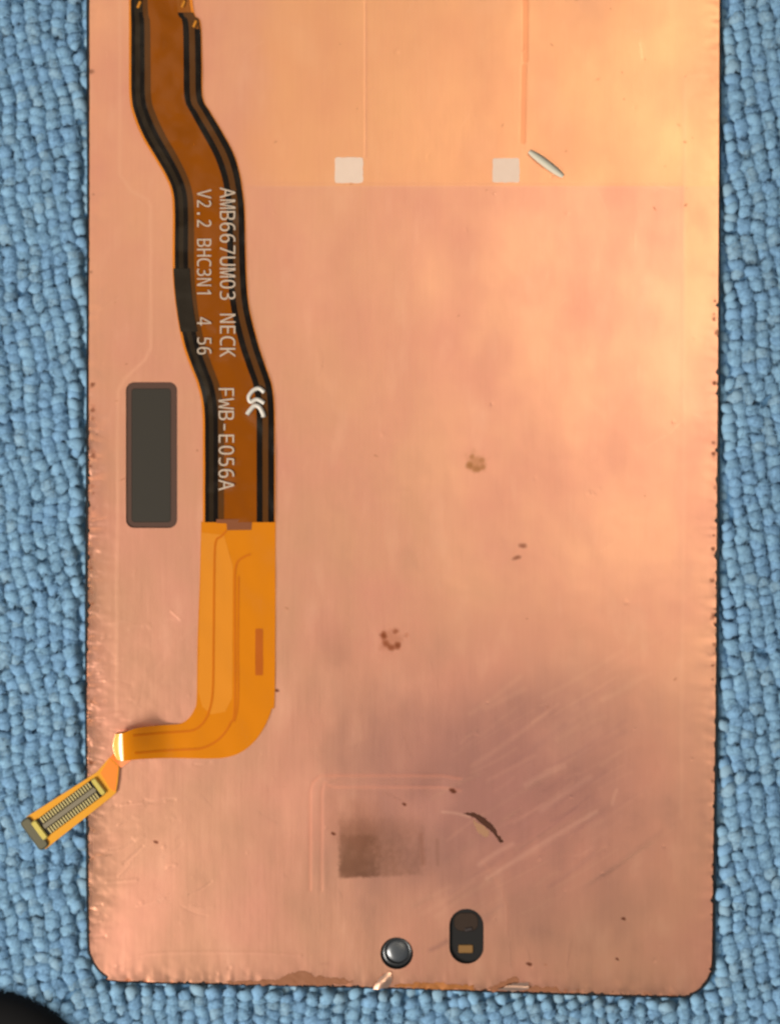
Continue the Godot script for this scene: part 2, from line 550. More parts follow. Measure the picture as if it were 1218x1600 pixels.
	for k in 46:
		var p := Vector2(rng.randf_range(138, 146), rng.randf_range(640, 1480))
		mark([p, p + Vector2(rng.randf_range(8, 26), rng.randf_range(-6, 6))], rng.randf_range(5, 11), pale, 0.05, rng.randf_range(-0.02, 0.02), 0.0, false)
	mark([Vector2(268, 955), Vector2(276, 962), Vector2(282, 968)], 7.0, pale, 0.15, 0.012)

	alb.convert(Image.FORMAT_RGB8)
	var hi := Image.create_from_data(iw, ih, false, Image.FORMAT_RF, hgt.to_byte_array())
	hi.bump_map_to_normal_map(1.0 / (0.073 / TS))
	var ri := Image.create_from_data(iw, ih, false, Image.FORMAT_RF, rou.to_byte_array())
	ri.convert(Image.FORMAT_L8)
	var m := StandardMaterial3D.new()
	m.albedo_texture = ImageTexture.create_from_image(alb)
	m.normal_enabled = true
	m.normal_texture = ImageTexture.create_from_image(hi)
	m.normal_scale = 1.0
	m.roughness = 1.0
	m.roughness_texture = ImageTexture.create_from_image(ri)
	m.metallic = 1.0
	m.texture_repeat = false
	return m

# ---------------------------------------------------------------- outlines
func slab_outline() -> PackedVector2Array:
	var p := [Vector2(134, -200), Vector2(134, 0), Vector2(135, 300), Vector2(134, 600), Vector2(132, 900), Vector2(132, 1100), Vector2(133, 1300), Vector2(135, 1470), Vector2(138, 1494), Vector2(149, 1515), Vector2(165, 1529), Vector2(187, 1537), Vector2(400, 1542), Vector2(640, 1548), Vector2(860, 1556), Vector2(1055, 1561), Vector2(1082, 1557), Vector2(1102, 1543), Vector2(1114, 1522), Vector2(1118, 1495), Vector2(1120, 1300), Vector2(1123, 1100), Vector2(1125, 800), Vector2(1126, 500), Vector2(1128, 0), Vector2(1129, -200)]
	return spline(p, 14.0)

func copper_outline() -> PackedVector2Array:
	var p := [Vector2(140, -200), Vector2(140, 0), Vector2(140, 300), Vector2(139, 600), Vector2(138, 900), Vector2(136, 1060), Vector2(138, 1300), Vector2(140, 1470), Vector2(144, 1494), Vector2(154, 1513), Vector2(169, 1525), Vector2(189, 1533), Vector2(400, 1538), Vector2(640, 1544), Vector2(860, 1551), Vector2(1053, 1556), Vector2(1078, 1552), Vector2(1096, 1540), Vector2(1107, 1521), Vector2(1111, 1495), Vector2(1114, 1300), Vector2(1117, 1100), Vector2(1119, 800), Vector2(1121, 500), Vector2(1123, 0), Vector2(1124, -200)]
	var out := PackedVector2Array()
	for q in dense(spline(p, 6.0), 3.0):
		var e := q
		var k := maxf(0.0, n_edge.get_noise_2d(q.x * 1.1, q.y * 1.1) - 0.08)
		if q.x < 200 and q.y > -190:
			var amt := 1.2 + 6.0 * smoothstep(640, 720, q.y) * (1.0 - smoothstep(1010, 1040, q.y)) + 6.0 * smoothstep(1030, 1060, q.y) * (1.0 - smoothstep(1480, 1500, q.y))
			e.x += k * amt
		elif q.x > 1080:
			e.x -= pow(k, 1.5) * 12.0 * smoothstep(420, 480, q.y)
		elif q.y > 1500:
			e.y -= k * 7.0
		out.append(e)
	return out

# ---------------------------------------------------------------- scene
func _ready() -> void:
	rng.seed = 4711
	noise(n_low, 3, 0.0042, 2)
	noise(n_mid, 7, 0.017, 3)
	noise(n_edge, 9, 0.06, 4)
	noise(n_dent, 13, 0.05, 3)
	noise(n_pile, 17, 0.006, 2)
	setup_view()
	make_towel()
	var copper := copper_material()
	make_panel(copper)
	make_cable()
	make_small_things(copper)

func setup_view() -> void:
	var cam := Camera3D.new()
	cam.name = "camera"
	add_child(cam)
	cam.position = Vector3(0.0, 0.25 + TOP * 0.001, 0.0)
	cam.rotation_degrees = Vector3(-90, 0, 0)
	cam.fov = rad_to_deg(2.0 * atan(800.0 * U / 0.25))
	var lens := CameraAttributesPhysical.new()
	lens.frustum_near = 0.02
	lens.frustum_far = 5.0
	lens.frustum_focal_length = 24.0 / (2.0 * 800.0 * U / 0.25)
	lens.frustum_focus_distance = 0.2425
	lens.exposure_aperture = 6.0
	cam.attributes = lens
	cam.near = 0.02
	cam.far = 5.0
	cam.current = true
	var we := WorldEnvironment.new()
	we.name = "room_air"
	var e := Environment.new()
	e.background_mode = Environment.BG_COLOR
	e.background_color = Color(0.20, 0.215, 0.235).linear_to_srgb()
	e.background_energy_multiplier = 1.0
	e.tonemap_mode = Environment.TONE_MAPPER_LINEAR
	e.tonemap_exposure = 1.0
	e.sdfgi_enabled = true
	e.ssao_enabled = true
	e.ssil_enabled = true
	we.environment = e
	add_child(we)
	lamp("ceiling_lamp", Vector3(0.26, 1.0, -0.15), Vector2(0.36, 0.4), srgb(255, 242, 218), 0.16)
	lamp("ceiling_lamp_001", Vector3(-0.26, 1.0, -0.30), Vector2(0.3, 0.3), srgb(255, 232, 200), 0.05)  # unseen extra lamp, added to lift the copper's left strip
	lamp("window_light", Vector3(-0.42, 0.48, 0.31), Vector2(0.2, 0.26), srgb(255, 249, 240), 0.85)

func lamp(called: String, at: Vector3, size: Vector2, c: Color, energy: float) -> void:
	var l := AreaLight3D.new()
	l.name = called
	l.area_size = size
	l.light_color = c
	l.light_energy = energy
	l.shadow_enabled = true
	add_child(l)
	l.look_at_from_position(at, Vector3.ZERO, Vector3.FORWARD)

# ---------------------------------------------------------------- the towel
func loop_mesh(k: int) -> ArrayMesh:
	# one loop of yarn: an arch that rises from the weave, leans and goes back down
	var r := RandomNumberGenerator.new()
	r.seed = 100 + k
	var span := r.randf_range(0.46, 0.60)
	var high := r.randf_range(0.95, 1.15)
	var lean := r.randf_range(-0.18, 0.18)
	var pts := PackedVector3Array()
	var rad := PackedFloat32Array()
	for i in 11:
		var a := PI * i / 10.0
		pts.append(Vector3(-cos(a) * span, maxf(sin(a), 0.0) * high - 0.1, sin(a) * lean + 0.16 * sin(2.0 * a + k)) * 0.001)
		rad.append((0.53 + 0.09 * sin(a) + r.randf_range(-0.09, 0.09)) * 0.001)
	var g := Geo.new()
	var sides := 12
	var rings := []
	for i in pts.size():
		var d := (pts[mini(i + 1, 10)] - pts[maxi(i - 1, 0)]).normalized()
		var z := Vector3(0, 0, 1)
		var b := z.cross(d).normalized()
		var ring := []
		for s in sides:
			var a := TAU * s / sides
			var n := z * cos(a) + b * sin(a)
			var ply := 1.0 + 0.12 * cos(3.0 * a + i * 1.3 + k)
			ring.append([pts[i] + n * rad[i] * ply, n])
		rings.append(ring)
	# normals from the built surface
	for i in 10:
		for s in sides:
			var s2 := (s + 1) % sides
			g.tri(rings[i][s][0], rings[i][s2][0], rings[i + 1][s2][0], rings[i][s][1], rings[i][s2][1], rings[i + 1][s2][1], Vector2(i, s) / 6.0, Vector2(i, s + 1) / 6.0, Vector2(i + 1, s + 1) / 6.0)
			g.tri(rings[i][s][0], rings[i + 1][s2][0], rings[i + 1][s][0], rings[i][s][1], rings[i + 1][s2][1], rings[i + 1][s][1], Vector2(i, s) / 6.0, Vector2(i + 1, s + 1) / 6.0, Vector2(i + 1, s) / 6.0)
	return g.mesh()

func make_towel() -> void:
	var towel := thing("terry_towel", "blue looped terry towel spread flat under the phone display", "towel")
	var nt := NoiseTexture2D.new()
	nt.width = 256
	nt.height = 256
	nt.seamless = true
	nt.as_normal_map = true
	nt.bump_strength = 5.0
	var nn := FastNoiseLite.new()
	noise(nn, 41, 0.09, 4)
	nt.noise = nn
	var cloth := []
	for c in [Color(0.158, 0.292, 0.44), Color(0.172, 0.308, 0.435), Color(0.18, 0.316, 0.435), Color(0.195, 0.312, 0.405)]:
		var m := mat(c.linear_to_srgb(), 0.82, 0.0, 0.35)
		m.rim_enabled = true
		m.rim = 0.5
		m.rim_tint = 0.6
		m.normal_enabled = true
		m.normal_texture = nt
		m.normal_scale = 1.3
		m.uv1_triplanar = true
		m.uv1_scale = Vector3.ONE * 420.0
		cloth.append(m)
	var weave_mat := mat(Color(0.09, 0.19, 0.31).linear_to_srgb(), 0.95, 0.0, 0.2)  # darker than the loops, deepening the shade between them by colour
	part("woven_ground", plate(rounded(-168, -268, 1388, 1828, 20), -1.5, 0.0, 2.0), weave_mat, towel)
	var slab := slab_outline()
	var inner: PackedVector2Array = Geometry2D.offset_polygon(slab, -14.0)[0]
	var shapes := []
	for k in 10:
		shapes.append(loop_mesh(k))
	var spots := []
	for i in range(-28, 76):
		for j in range(-9, 143):
			var y := -230.0 + 14.6 * j + 7.0 * (i % 2) + rng.randf_range(-3.0, 3.0)
			var x := -160.0 + 21.6 * i + 0.17 * (y - 300.0) + 12.0 * n_pile.get_noise_2d(i * 12.0, y * 1.2) + rng.randf_range(-1.2, 1.2)
			if x < -150 or x > 1370 or y < -250 or y > 1810 or rng.randf() < 0.008:
				continue
			if Geometry2D.is_point_in_polygon(Vector2(x, y), inner):
				continue
			spots.append(Vector2(x, y))
	var rest := []
	var near := []
	for q: Vector2 in spots:
		if q.x > -4 and q.x < 1222 and q.y > -4 and q.y < 1604:
			near.append(q)
		else:
			rest.append(q)
	near.sort_custom(func(a: Vector2, b: Vector2) -> bool: return a.distance_squared_to(Vector2(CX, CY)) < b.distance_squared_to(Vector2(CX, CY)))
	rest += near.slice(300)
	near = near.slice(0, 300)
	for k in near.size():
		var o := MeshInstance3D.new()
		o.name = "yarn_loop" if k == 0 else "yarn_loop_%03d" % k
		o.mesh = shapes[rng.randi() % 10]
		o.material_override = cloth[clampi(int(1.6 + 2.6 * n_pile.get_noise_2d(near[k].x * 1.5 + 300, near[k].y * 1.5) + rng.randf_range(-0.9, 0.9)), 0, 3)]
		o.transform = loop_place(near[k], slab)
		towel.add_child(o, true)
	for kind in 10:
		var mine := []
		for k in rest.size():
			if k % 10 == kind:
				mine.append(rest[k])
		var mm := MultiMesh.new()
		mm.transform_format = MultiMesh.TRANSFORM_3D
		mm.mesh = shapes[kind]
		mm.instance_count = mine.size()
		for k in mine.size():
			mm.set_instance_transform(k, loop_place(mine[k], slab))
		var o := MultiMeshInstance3D.new()
		o.name = "terry_pile" if kind == 0 else "terry_pile_%03d" % kind
		o.multimesh = mm
		o.material_override = cloth[kind % 4]
		o.set_meta("kind", "stuff")
		towel.add_child(o, true)
	var open_spots := []
	var clear: PackedVector2Array = Geometry2D.offset_polygon(slab, 20.0)[0]
	for q: Vector2 in spots:
		if not Geometry2D.is_point_in_polygon(q, clear):
			open_spots.append(q)
	make_fuzz(towel, open_spots, mat(Color(0.20, 0.36, 0.52).linear_to_srgb(), 0.8, 0.0, 0.3))

func make_fuzz(towel: Node3D, spots: Array, m: Material) -> void:
	# loose fibres that stand off the loops
	for kind in 4:
		var r := RandomNumberGenerator.new()
		r.seed = 900 + kind
		var pts := PackedVector3Array()
		var rad := PackedFloat32Array()
		for i in 6:
			var t := i / 5.0
			pts.append(Vector3((t - 0.5) * 1.0, 0.22 * sin(PI * t) , 0.30 * sin(t * (2.5 + kind) + kind)) * 0.001)
			rad.append(0.000017 * (1.0 - 0.5 * t))
		var mm := MultiMesh.new()
		mm.transform_format = MultiMesh.TRANSFORM_3D
		mm.mesh = tube(pts, rad, 4)
		var mine := []
		for q: Vector2 in spots:
			if q.x < -40 or q.x > 1260 or q.y < -60 or q.y > 1660:
				continue
			for k in 3:
				mine.append(q + Vector2(r.randf_range(-13, 13), r.randf_range(-9, 9)))
		mm.instance_count = mine.size()
		for k in mine.size():
			var b := Basis(Vector3.UP, r.randf_range(0, TAU)) * Basis(Vector3.RIGHT, r.randf_range(-0.7, 0.7)) * Basis(Vector3.BACK, r.randf_range(-0.5, 0.5))
			mm.set_instance_transform(k, Transform3D(b.scaled(Vector3.ONE * r.randf_range(0.6, 1.5)), P(mine[k].x, mine[k].y, r.randf_range(1.0, 1.38))))
		var o := MultiMeshInstance3D.new()
		o.name = "loose_fibres" if kind == 0 else "loose_fibres_%03d" % kind
		o.multimesh = mm
		o.material_override = m
		o.set_meta("kind", "stuff")
		towel.add_child(o, true)

func loop_place(q: Vector2, slab: PackedVector2Array) -> Transform3D:
	var turn := deg_to_rad(16.0) + 0.55 * n_pile.get_noise_2d(q.x * 2.0 + 77, q.y * 2.0) + rng.randf_range(-0.24, 0.24)
	if q.y > 1480 and q.x > 150:
		turn += rng.randf_range(0.1, 0.9)
	var s := rng.randf_range(0.86, 1.12)
	var b := Basis(Vector3.UP, turn) * Basis(Vector3.RIGHT, rng.randf_range(-0.25, 0.25)) * Basis.from_scale(Vector3(s * rng.randf_range(0.80, 0.94), s * 0.76, s * 1.14))
	var h := 0.10 * n_pile.get_noise_2d(q.x, q.y) + rng.randf_range(-0.12, 0.12)
	if Geometry2D.is_point_in_polygon(q, Geometry2D.offset_polygon(slab, 9.0)[0]):
		h -= 0.75      # pressed down by the display's rim
	return Transform3D(b, P(q.x, q.y, h))

# ---------------------------------------------------------------- the phone display
func make_panel(copper: StandardMaterial3D) -> void:
	var o := thing("phone_display", "copper-backed phone display panel lying face down on the blue towel", "phone display")
	var slab := slab_outline()
	var glassy := mat(srgb(26, 24, 24), 0.35)
	part("glass_panel", plate(slab, 0.0, 0.98, 2.5), glassy, o)
	var window := rounded(197, 597, 277, 825, 13)
	var camera_hole := ellipse(619.5, 1489.5, 25.5, 25.0, 48)
	var slot := rounded(701.5, 1420, 755, 1506, 26.5, 14)
	var edge := copper_outline()
	var holes := [window, camera_hole, slot]
	part("copper_sheet", sheet(edge, holes, 6.0, Hc, 0.05, true), copper, o)
	# dark foam under the foil, seen at its rim and inside the openings
	var g := Geo.new()
	var lower := func(x: float, y: float) -> float: return Hc(x, y) - 0.05
	var foam_edge: PackedVector2Array = Geometry2D.offset_polygon(edge, 1.2)[0]
	walls(g, foam_edge, lower, 0.45)
	for hole in holes:
		var wider: PackedVector2Array = Geometry2D.offset_polygon(hole, 0.8)[0]
		walls(g, wider, lower, 0.45, false)
	part("foam_layer", g.mesh(), mat(srgb(30, 25, 22), 0.9), o)
	# rectangular opening with its brown border
	var w := part("dark_window", plate(rounded(205.5, 607, 267, 816, 5), 1.0, 1.24, 0.6), mat(srgb(43, 38, 30), 0.5, 0.0, 0.35), o)
	var rimg := Geo.new()
	var ro := rounded(196, 596, 278, 826, 14, 8)
	var ri := rounded(205.5, 607, 267, 816, 5, 8)
	for i in ro.size():
		var k := (i + 1) % ro.size()
		rimg.quad(P(ro[i].x, ro[i].y, 1.25), P(ro[k].x, ro[k].y, 1.25), P(ri[k].x, ri[k].y, 1.262), P(ri[i].x, ri[i].y, 1.262), Vector3.UP)
	part("window_border", rimg.mesh(), mat(srgb(74, 52, 42), 0.6, 0.0, 0.3), w)
	# camera opening with a glassy dome inside a black ring
	var ring := part("camera_ring", lathe(621.0, 1487.5, [Vector2(26, 1.0), Vector2(22.5, 1.24), Vector2(20.5, 1.3), Vector2(18.5, 1.27), Vector2(17.5, 1.05)]), mat(srgb(20, 21, 22), 0.3, 0.0, 0.6), o)
	part("lens", lathe(621.0, 1486.5, [Vector2(18, 1.04), Vector2(15, 1.18), Vector2(10, 1.26), Vector2(5, 1.29), Vector2(0.0, 1.30)]), mat(srgb(48, 51, 54), 0.32, 0.0, 0.7), ring)
	# sensor slot: black well with a brass contact and a brown film
	var sl := part("sensor_slot", plate(rounded(700, 1419, 756, 1507, 27, 14), 0.985, 1.0, 0.0), mat(srgb(24, 22, 21), 0.5, 0.0, 0.3), o)
	part("brass_contact", plate(rounded(716, 1477, 739, 1490, 2), 1.0, 1.1, 1.0), mat(srgb(118, 84, 40), 0.5, 0.4), sl)
	part("brown_film", plate(rounded(709, 1427, 747, 1456, 12), 1.0, 1.03, 1.0), mat(srgb(44, 31, 22), 0.5, 0.0, 0.3), sl)
	part("dark_chip", plate(turned(732, 1453, 12, 6, -0.2), 1.03, 1.12, 1.0), mat(srgb(28, 14, 10), 0.5), sl)
	# two white adhesive squares
	var frosted := mat(Color(0.86, 0.77, 0.69, 0.78), 0.5, 0.0, 0.3)
	frosted.transparency = BaseMaterial3D.TRANSPARENCY_ALPHA
	for q in [[523, 246, 567, 286], [769, 247, 811, 285]]:
		var poly := ragged(rounded(q[0], q[1], q[2], q[3], 3), 1.2, 2.0)
		part("adhesive_square", sheet(poly, [], 7.0, func(x: float, y: float) -> float: return Hc(x, y) + 0.05 + 0.012 * n_dent.get_noise_2d(x * 2, y * 2), 0.06), frosted, o)
	# glue and rust along the lower rim where the foil came off
	var rust := mat(srgb(128, 82, 56), 0.6, 0.0, 0.3)
	var gold := mat(srgb(150, 92, 44), 0.45, 0.5)
	for q in [[PackedVector2Array([Vector2(352, 1534), Vector2(392, 1532), Vector2(434, 1530), Vector2(452, 1520), Vector2(472, 1517), Vector2(490, 1525), Vector2(535, 1529), Vector2(552, 1535), Vector2(530, 1539), Vector2(440, 1539), Vector2(360, 1538)]), rust], [PackedVector2Array([Vector2(612, 1541), Vector2(650, 1535), Vector2(690, 1536), Vector2(740, 1541), Vector2(742, 1546), Vector2(660, 1545)]), gold], [PackedVector2Array([Vector2(758, 1545), Vector2(785, 1533), Vector2(806, 1526), Vector2(812, 1530), Vector2(796, 1542), Vector2(770, 1549)]), rust], [PackedVector2Array([Vector2(806, 1541), Vector2(860, 1541), Vector2(880, 1549), Vector2(850, 1551), Vector2(812, 1549)]), rust]]:
		part("glue_residue", sheet(ragged(q[0], 4.5, 1.5), [], 6.0, func(x: float, y: float) -> float: return Hc(x, y) + 0.03 + 0.03 * n_dent.get_noise_2d(x * 3, y * 3), 0.08), q[1], o)
	# gouge where the foil is torn open
	part("foil_tear", sheet(ragged(PackedVector2Array([Vector2(722, 1271), Vector2(735, 1269), Vector2(749, 1273), Vector2(764, 1284), Vector2(773, 1294), Vector2(777, 1303), Vector2(786, 1315), Vector2(782, 1318), Vector2(774, 1307), Vector2(765, 1297), Vector2(752, 1288), Vector2(740, 1277)]), 2.0, 2.0), [], 5.0, func(x: float, y: float) -> float: return Hc(x, y) + 0.02 + 0.02 * n_dent.get_noise_2d(x * 3, y * 3), 0.05), mat(srgb(66, 34, 20), 0.65, 0.0, 0.3), o)
	part("glue_residue", sheet(ragged(PackedVector2Array([Vector2(738, 1281), Vector2(752, 1290), Vector2(765, 1299), Vector2(760, 1308), Vector2(748, 1304)]), 3.0, 2.0), [], 5.0, above(0.012), 0.05), mat(srgb(150, 108, 78), 0.6, 0.4), o)
	# bent flaps of foil at the lower rim
	var shiny := mat(srgb(244, 196, 168), 0.34, 1.0)  # paler than the sheet, so the colour itself adds to the flaps' glint
	var flap := func(x: float, y: float) -> float: return Hc(x, y) + 0.08 + 0.5 * exp(-pow((x - 598.0 + (y - 1530.0) * 0.5) / 12.0, 2)) * smoothstep(1512, 1536, y)
	part("foil_flap", sheet(ragged(PackedVector2Array([Vector2(603, 1519), Vector2(610, 1519), Vector2(613, 1531), Vector2(606, 1543), Vector2(582, 1545), Vector2(586, 1537), Vector2(594, 1526)]), 2.0, 2.0), [], 3.0, flap, 0.05, false, true), shiny, o)
	var curl := func(x: float, y: float) -> float: return Hc(x, y) + 0.06 + 0.35 * exp(-pow((y - 1541.0 - (x - 800.0) * 0.03) / 5.0, 2))
	part("foil_flap", sheet(ragged(PackedVector2Array([Vector2(776, 1546), Vector2(800, 1536), Vector2(824, 1534), Vector2(826, 1545), Vector2(800, 1549)]), 1.5, 2.0), [], 3.0, curl, 0.05, false, true), shiny, o)

# ---------------------------------------------------------------- the flex cable
func make_cable() -> void:
	var o := thing("flex_cable", "amber and black flex cable snaking down the copper to a bent connector", "flex cable")
	var lp := [Vector2(202, -200), Vector2(202, 2), Vector2(202, 36), Vector2(202, 100), Vector2(203, 155), Vector2(210, 185), Vector2(223, 216), Vector2(240, 245), Vector2(257, 274), Vector2(267, 299), Vector2(270, 332), Vector2(270, 420), Vector2(275, 480), Vector2(285, 536), Vector2(298, 574), Vector2(309, 603), Vector2(316, 640), Vector2(317, 700), Vector2(317, 816)]
	var rp := [Vector2(290, -200), Vector2(301, 2), Vector2(314, 36), Vector2(316.5, 100), Vector2(318, 153), Vector2(330, 176), Vector2(348, 206), Vector2(366, 240), Vector2(375.5, 271), Vector2(380, 299), Vector2(383.5, 334), Vector2(385.5, 420), Vector2(390, 478), Vector2(404, 536), Vector2(416, 573), Vector2(426, 604), Vector2(429.5, 640), Vector2(430, 700), Vector2(430, 816)]
	var l := PackedVector2Array()
	var r := PackedVector2Array()
	for i in lp.size() - 1:
		var k := maxi(1, ceili((rp[i + 1].y - rp[i].y) / 4.0))
		for j in k:
			var t := float(j) / k
			l.append(lp[i].cubic_interpolate(lp[i + 1], lp[maxi(i - 1, 0)], lp[mini(i + 2, 18)], t))
			r.append(rp[i].cubic_interpolate(rp[i + 1], rp[maxi(i - 1, 0)], rp[mini(i + 2, 18)], t))
	l.append(lp[18])
	r.append(rp[18])
	var amber := mat(srgb(190, 106, 8), 0.24, 0.0, 0.4)
	var tail_mat := mat(srgb(184, 106, 0), 0.22, 0.0, 0.4)
	var brown := mat(srgb(120, 60, 0), 0.2, 0.0, 0.28)
	var umber := mat(srgb(76, 44, 14), 0.22, 0.0, 0.28)
	var dark := mat(srgb(36, 26, 14), 0.22, 0.0, 0.3)
	var black := mat(srgb(16, 10, 6), 0.22, 0.0, 0.28)
	# the cable is not quite flat: it buckles gently along its length
	var wavy := func(off: float) -> Callable:
		return func(x: float, y: float) -> float: return Hc(x, y) + off + 0.15 * (0.6 + n_low.get_noise_2d(x * 3.0 + 50, y * 2.6) + 0.5 * n_mid.get_noise_2d(x * 0.8, y * 0.8 + 40))
	part("base_film", ribbon(l, r, 0.0, 1.0, wavy.call(0.12), 0.11, 8), amber, o)
	part("centre_film", ribbon(l, r, 0.20, 0.75, wavy.call(0.145), 0.03, 6), brown, o)
	var cut := func(y0: float) -> Array:
		var k := 0
		while r[k].y < y0:
			k += 1
		return [l.slice(k), r.slice(k)]
	var a: Array = cut.call(14.0)
	var b: Array = cut.call(46.0)
	part("cover_strip", ribbon(l, r, 0.03, 0.215, wavy.call(0.16), 0.04, 2), dark, o)
	part("side_film", ribbon(l, r, 0.215, 0.295, wavy.call(0.155), 0.02, 1), umber, o)
	part("cover_strip", ribbon(a[0], a[1], 0.745, 0.985, wavy.call(0.16), 0.04, 2), umber, o)
	part("black_track", ribbon(l, r, 0.035, 0.085, wavy.call(0.18), 0.04, 1), black, o)
	part("black_track", ribbon(a[0], a[1], 0.15, 0.205, wavy.call(0.18), 0.04, 1), black, o)
	part("black_track", ribbon(a[0], a[1], 0.745, 0.825, wavy.call(0.18), 0.04, 1), black, o)
	part("black_track", ribbon(b[0], b[1], 0.905, 0.985, wavy.call(0.18), 0.04, 1), black, o)
	var brass := mat(srgb(190, 120, 30), 0.35, 0.5)
	for q in [[218, 8], [287, 7], [305, 38]]:
		part("solder_tip", plate(turned(q[0], q[1], 5, 12, 0.4, 2), TOP + 0.1, TOP + 0.4, 1.0), brass, o)
	part("cover_tab", plate(PackedVector2Array([Vector2(338, 811), Vector2(394, 811), Vector2(393, 828), Vector2(355, 828.5), Vector2(354, 818), Vector2(338, 817)]), TOP + 0.1, TOP + 0.21, 0.7), mat(srgb(110, 54, 6), 0.4), o)
	part("end_film", ribbon(l.slice(0, l.size() - b[0].size() + 1), r.slice(0, l.size() - b[0].size() + 1), 0.75, 0.955, wavy.call(0.15), 0.03, 2), mat(srgb(124, 66, 4), 0.24, 0.0, 0.35), o)
	var t0: Array = cut.call(418.0)
	var nt := 0
	while t0[1][nt].y < 522.0:
		nt += 1
	part("clear_tape", ribbon(t0[0].slice(0, nt), t0[1].slice(0, nt), 0.012, 0.235, wavy.call(0.215), 0.02, 2), mat(srgb(32, 25, 16), 0.26, 0.0, 0.32), o)
	# printed lettering, read with the head tilted to the right
	var ink := mat(srgb(168, 148, 128), 0.6)
	word(o, "AMB667UM03 NECK", 356, 293, 560, 24, ink, wavy.call(0.22))
	word(o, "V2.2 BHC3N1  4 56", 319.5, 296, 556, 22, ink, wavy.call(0.22))
	word(o, "FWB-E056A", 354, 604, 767, 24, ink, wavy.call(0.22))
	var mk := part("printed_mark", _stroke([Vector2(413, 613), Vector2(405, 607), Vector2(396, 610), Vector2(389, 620), Vector2(392, 628), Vector2(402, 624), Vector2(413, 630)], 7.0), mat(srgb(184, 176, 164), 0.5), o)
	part("mark_stroke", _stroke([Vector2(386, 648), Vector2(391, 641), Vector2(398, 634), Vector2(405, 636), Vector2(411, 646), Vector2(412, 652)], 7.6), mat(srgb(184, 176, 164), 0.5), mk)

	# the orange tail
	var lift := func(x: float, y: float) -> float:
		var s := 1.0 - smoothstep(196.0, 300.0, x)
		return Hc(x, y) + 0.14 + 0.07 * n_low.get_noise_2d(x * 3.0 + 50, y * 2.6) + 2.3 * s * s * smoothstep(1085.0, 1130.0, y) * (1.25 - 0.5 * (y - 1135.0) / 50.0)
	var tail := PackedVector2Array()
	for q in spline([Vector2(314.5, 815), Vector2(312.5, 900), Vector2(309, 1000), Vector2(307.5, 1090), Vector2(304, 1108), Vector2(296, 1121), Vector2(284, 1130), Vector2(266, 1132), Vector2(220, 1134), Vector2(197, 1142)], 6.0):
		tail.append(q)
	for q in spline([Vector2(197, 1186), Vector2(223, 1184), Vector2(285, 1184.5), Vector2(328, 1185), Vector2(352, 1183.5), Vector2(375, 1176), Vector2(396, 1160), Vector2(413, 1136), Vector2(424.5, 1108), Vector2(429.5, 1078), Vector2(430.5, 815)], 6.0):
		tail.append(q)
	var t := part("film_tail", sheet(tail, [], 6.0, lift, 0.1, false, true), tail_mat, o)
	var up := func(x: float, y: float) -> float: return lift.call(x, y) + 0.03
	var deep := mat(srgb(172, 90, 2), 0.32, 0.0, 0.3)
	var pa := [Vector2(354, 829), Vector2(346, 838), Vector2(337, 848), Vector2(335, 900), Vector2(334, 1000), Vector2(333, 1072), Vector2(329, 1104), Vector2(320, 1126), Vector2(306, 1139), Vector2(285, 1143), Vector2(212, 1146)]
	var pb := [Vector2(392, 866), Vector2(380, 871), Vector2(369, 884), Vector2(367, 930), Vector2(367, 1100), Vector2(360, 1130), Vector2(343, 1154), Vector2(318, 1168), Vector2(290, 1171), Vector2(214, 1174)]
	part("film_seam", band(pa, 3.6, up, 0.04), deep, t)
	part("film_seam", band(pb, 3.6, up, 0.04), deep, t)
	part("film_seam", band([Vector2(373, 900), Vector2(372, 1000), Vector2(372, 1095), Vector2(366, 1128)], 2.6, up, 0.04), deep, t)
	part("painted_glare", sheet(PackedVector2Array([Vector2(315, 832), Vector2(350, 836), Vector2(364, 884), Vector2(363, 1090), Vector2(352, 1112), Vector2(330, 1116), Vector2(316, 1104), Vector2(310, 1080), Vector2(311, 1000), Vector2(314, 900)]), [], 8.0, func(x: float, y: float) -> float: return lift.call(x, y) + 0.012, 0.03), mat(srgb(190, 116, 26), 0.24, 0.0, 0.4), t)  # lighter colour painted in for the glare on the tail's left side
	part("film_slot", sheet(rounded(399, 982, 411, 1055, 1.5), [], 6.0, func(x: float, y: float) -> float: return lift.call(x, y) + 0.015, 0.03), mat(srgb(156, 76, 4), 0.4, 0.0, 0.3), t)
	# the bend at the end of the arm
	var hb: float = lift.call(197.0, 1142.0)
	var hb2: float = lift.call(197.0, 1186.0)
	var g := Geo.new()
	var rr := 1.15
	for i in 14:
		for k in 6:
			var c := []
			var nn := []
			for e in [[i, k], [i + 1, k], [i + 1, k + 1], [i, k + 1]]:
				var ang: float = PI * 1.05 * e[0] / 14.0
				var y: float = lerpf(1142.0 + 2.0 * sin(ang), 1186.0 - 1.0 * sin(ang), e[1] / 6.0)
				var hy := lerpf(hb, hb2, e[1] / 6.0)
				var n := Vector3(-sin(ang), cos(ang), cos(ang) * 0.3).normalized()
				var x := 197.0 - sin(ang) * rr / 0.073 * (0.85 + 0.35 * sin(PI * e[1] / 6.0))
				c.append(P(x, y, hy - rr + cos(ang) * rr))
				nn.append(n)
			g.tri(c[0], c[1], c[2], nn[0], nn[1], nn[2])
			g.tri(c[0], c[2], c[3], nn[0], nn[2], nn[3])
	var glossy := mat(srgb(226, 160, 60), 0.3, 0.0, 1.0)  # paler than the tail, painting in part of the fold's highlight
	glossy.clearcoat_enabled = true
	glossy.clearcoat = 1.0
	glossy.clearcoat_roughness = 0.3
	part("bend", g.mesh(), glossy, o)
	# strip that comes out below the bend and carries the connector
	var flat := func(_x: float, _y: float) -> float: return 1.86
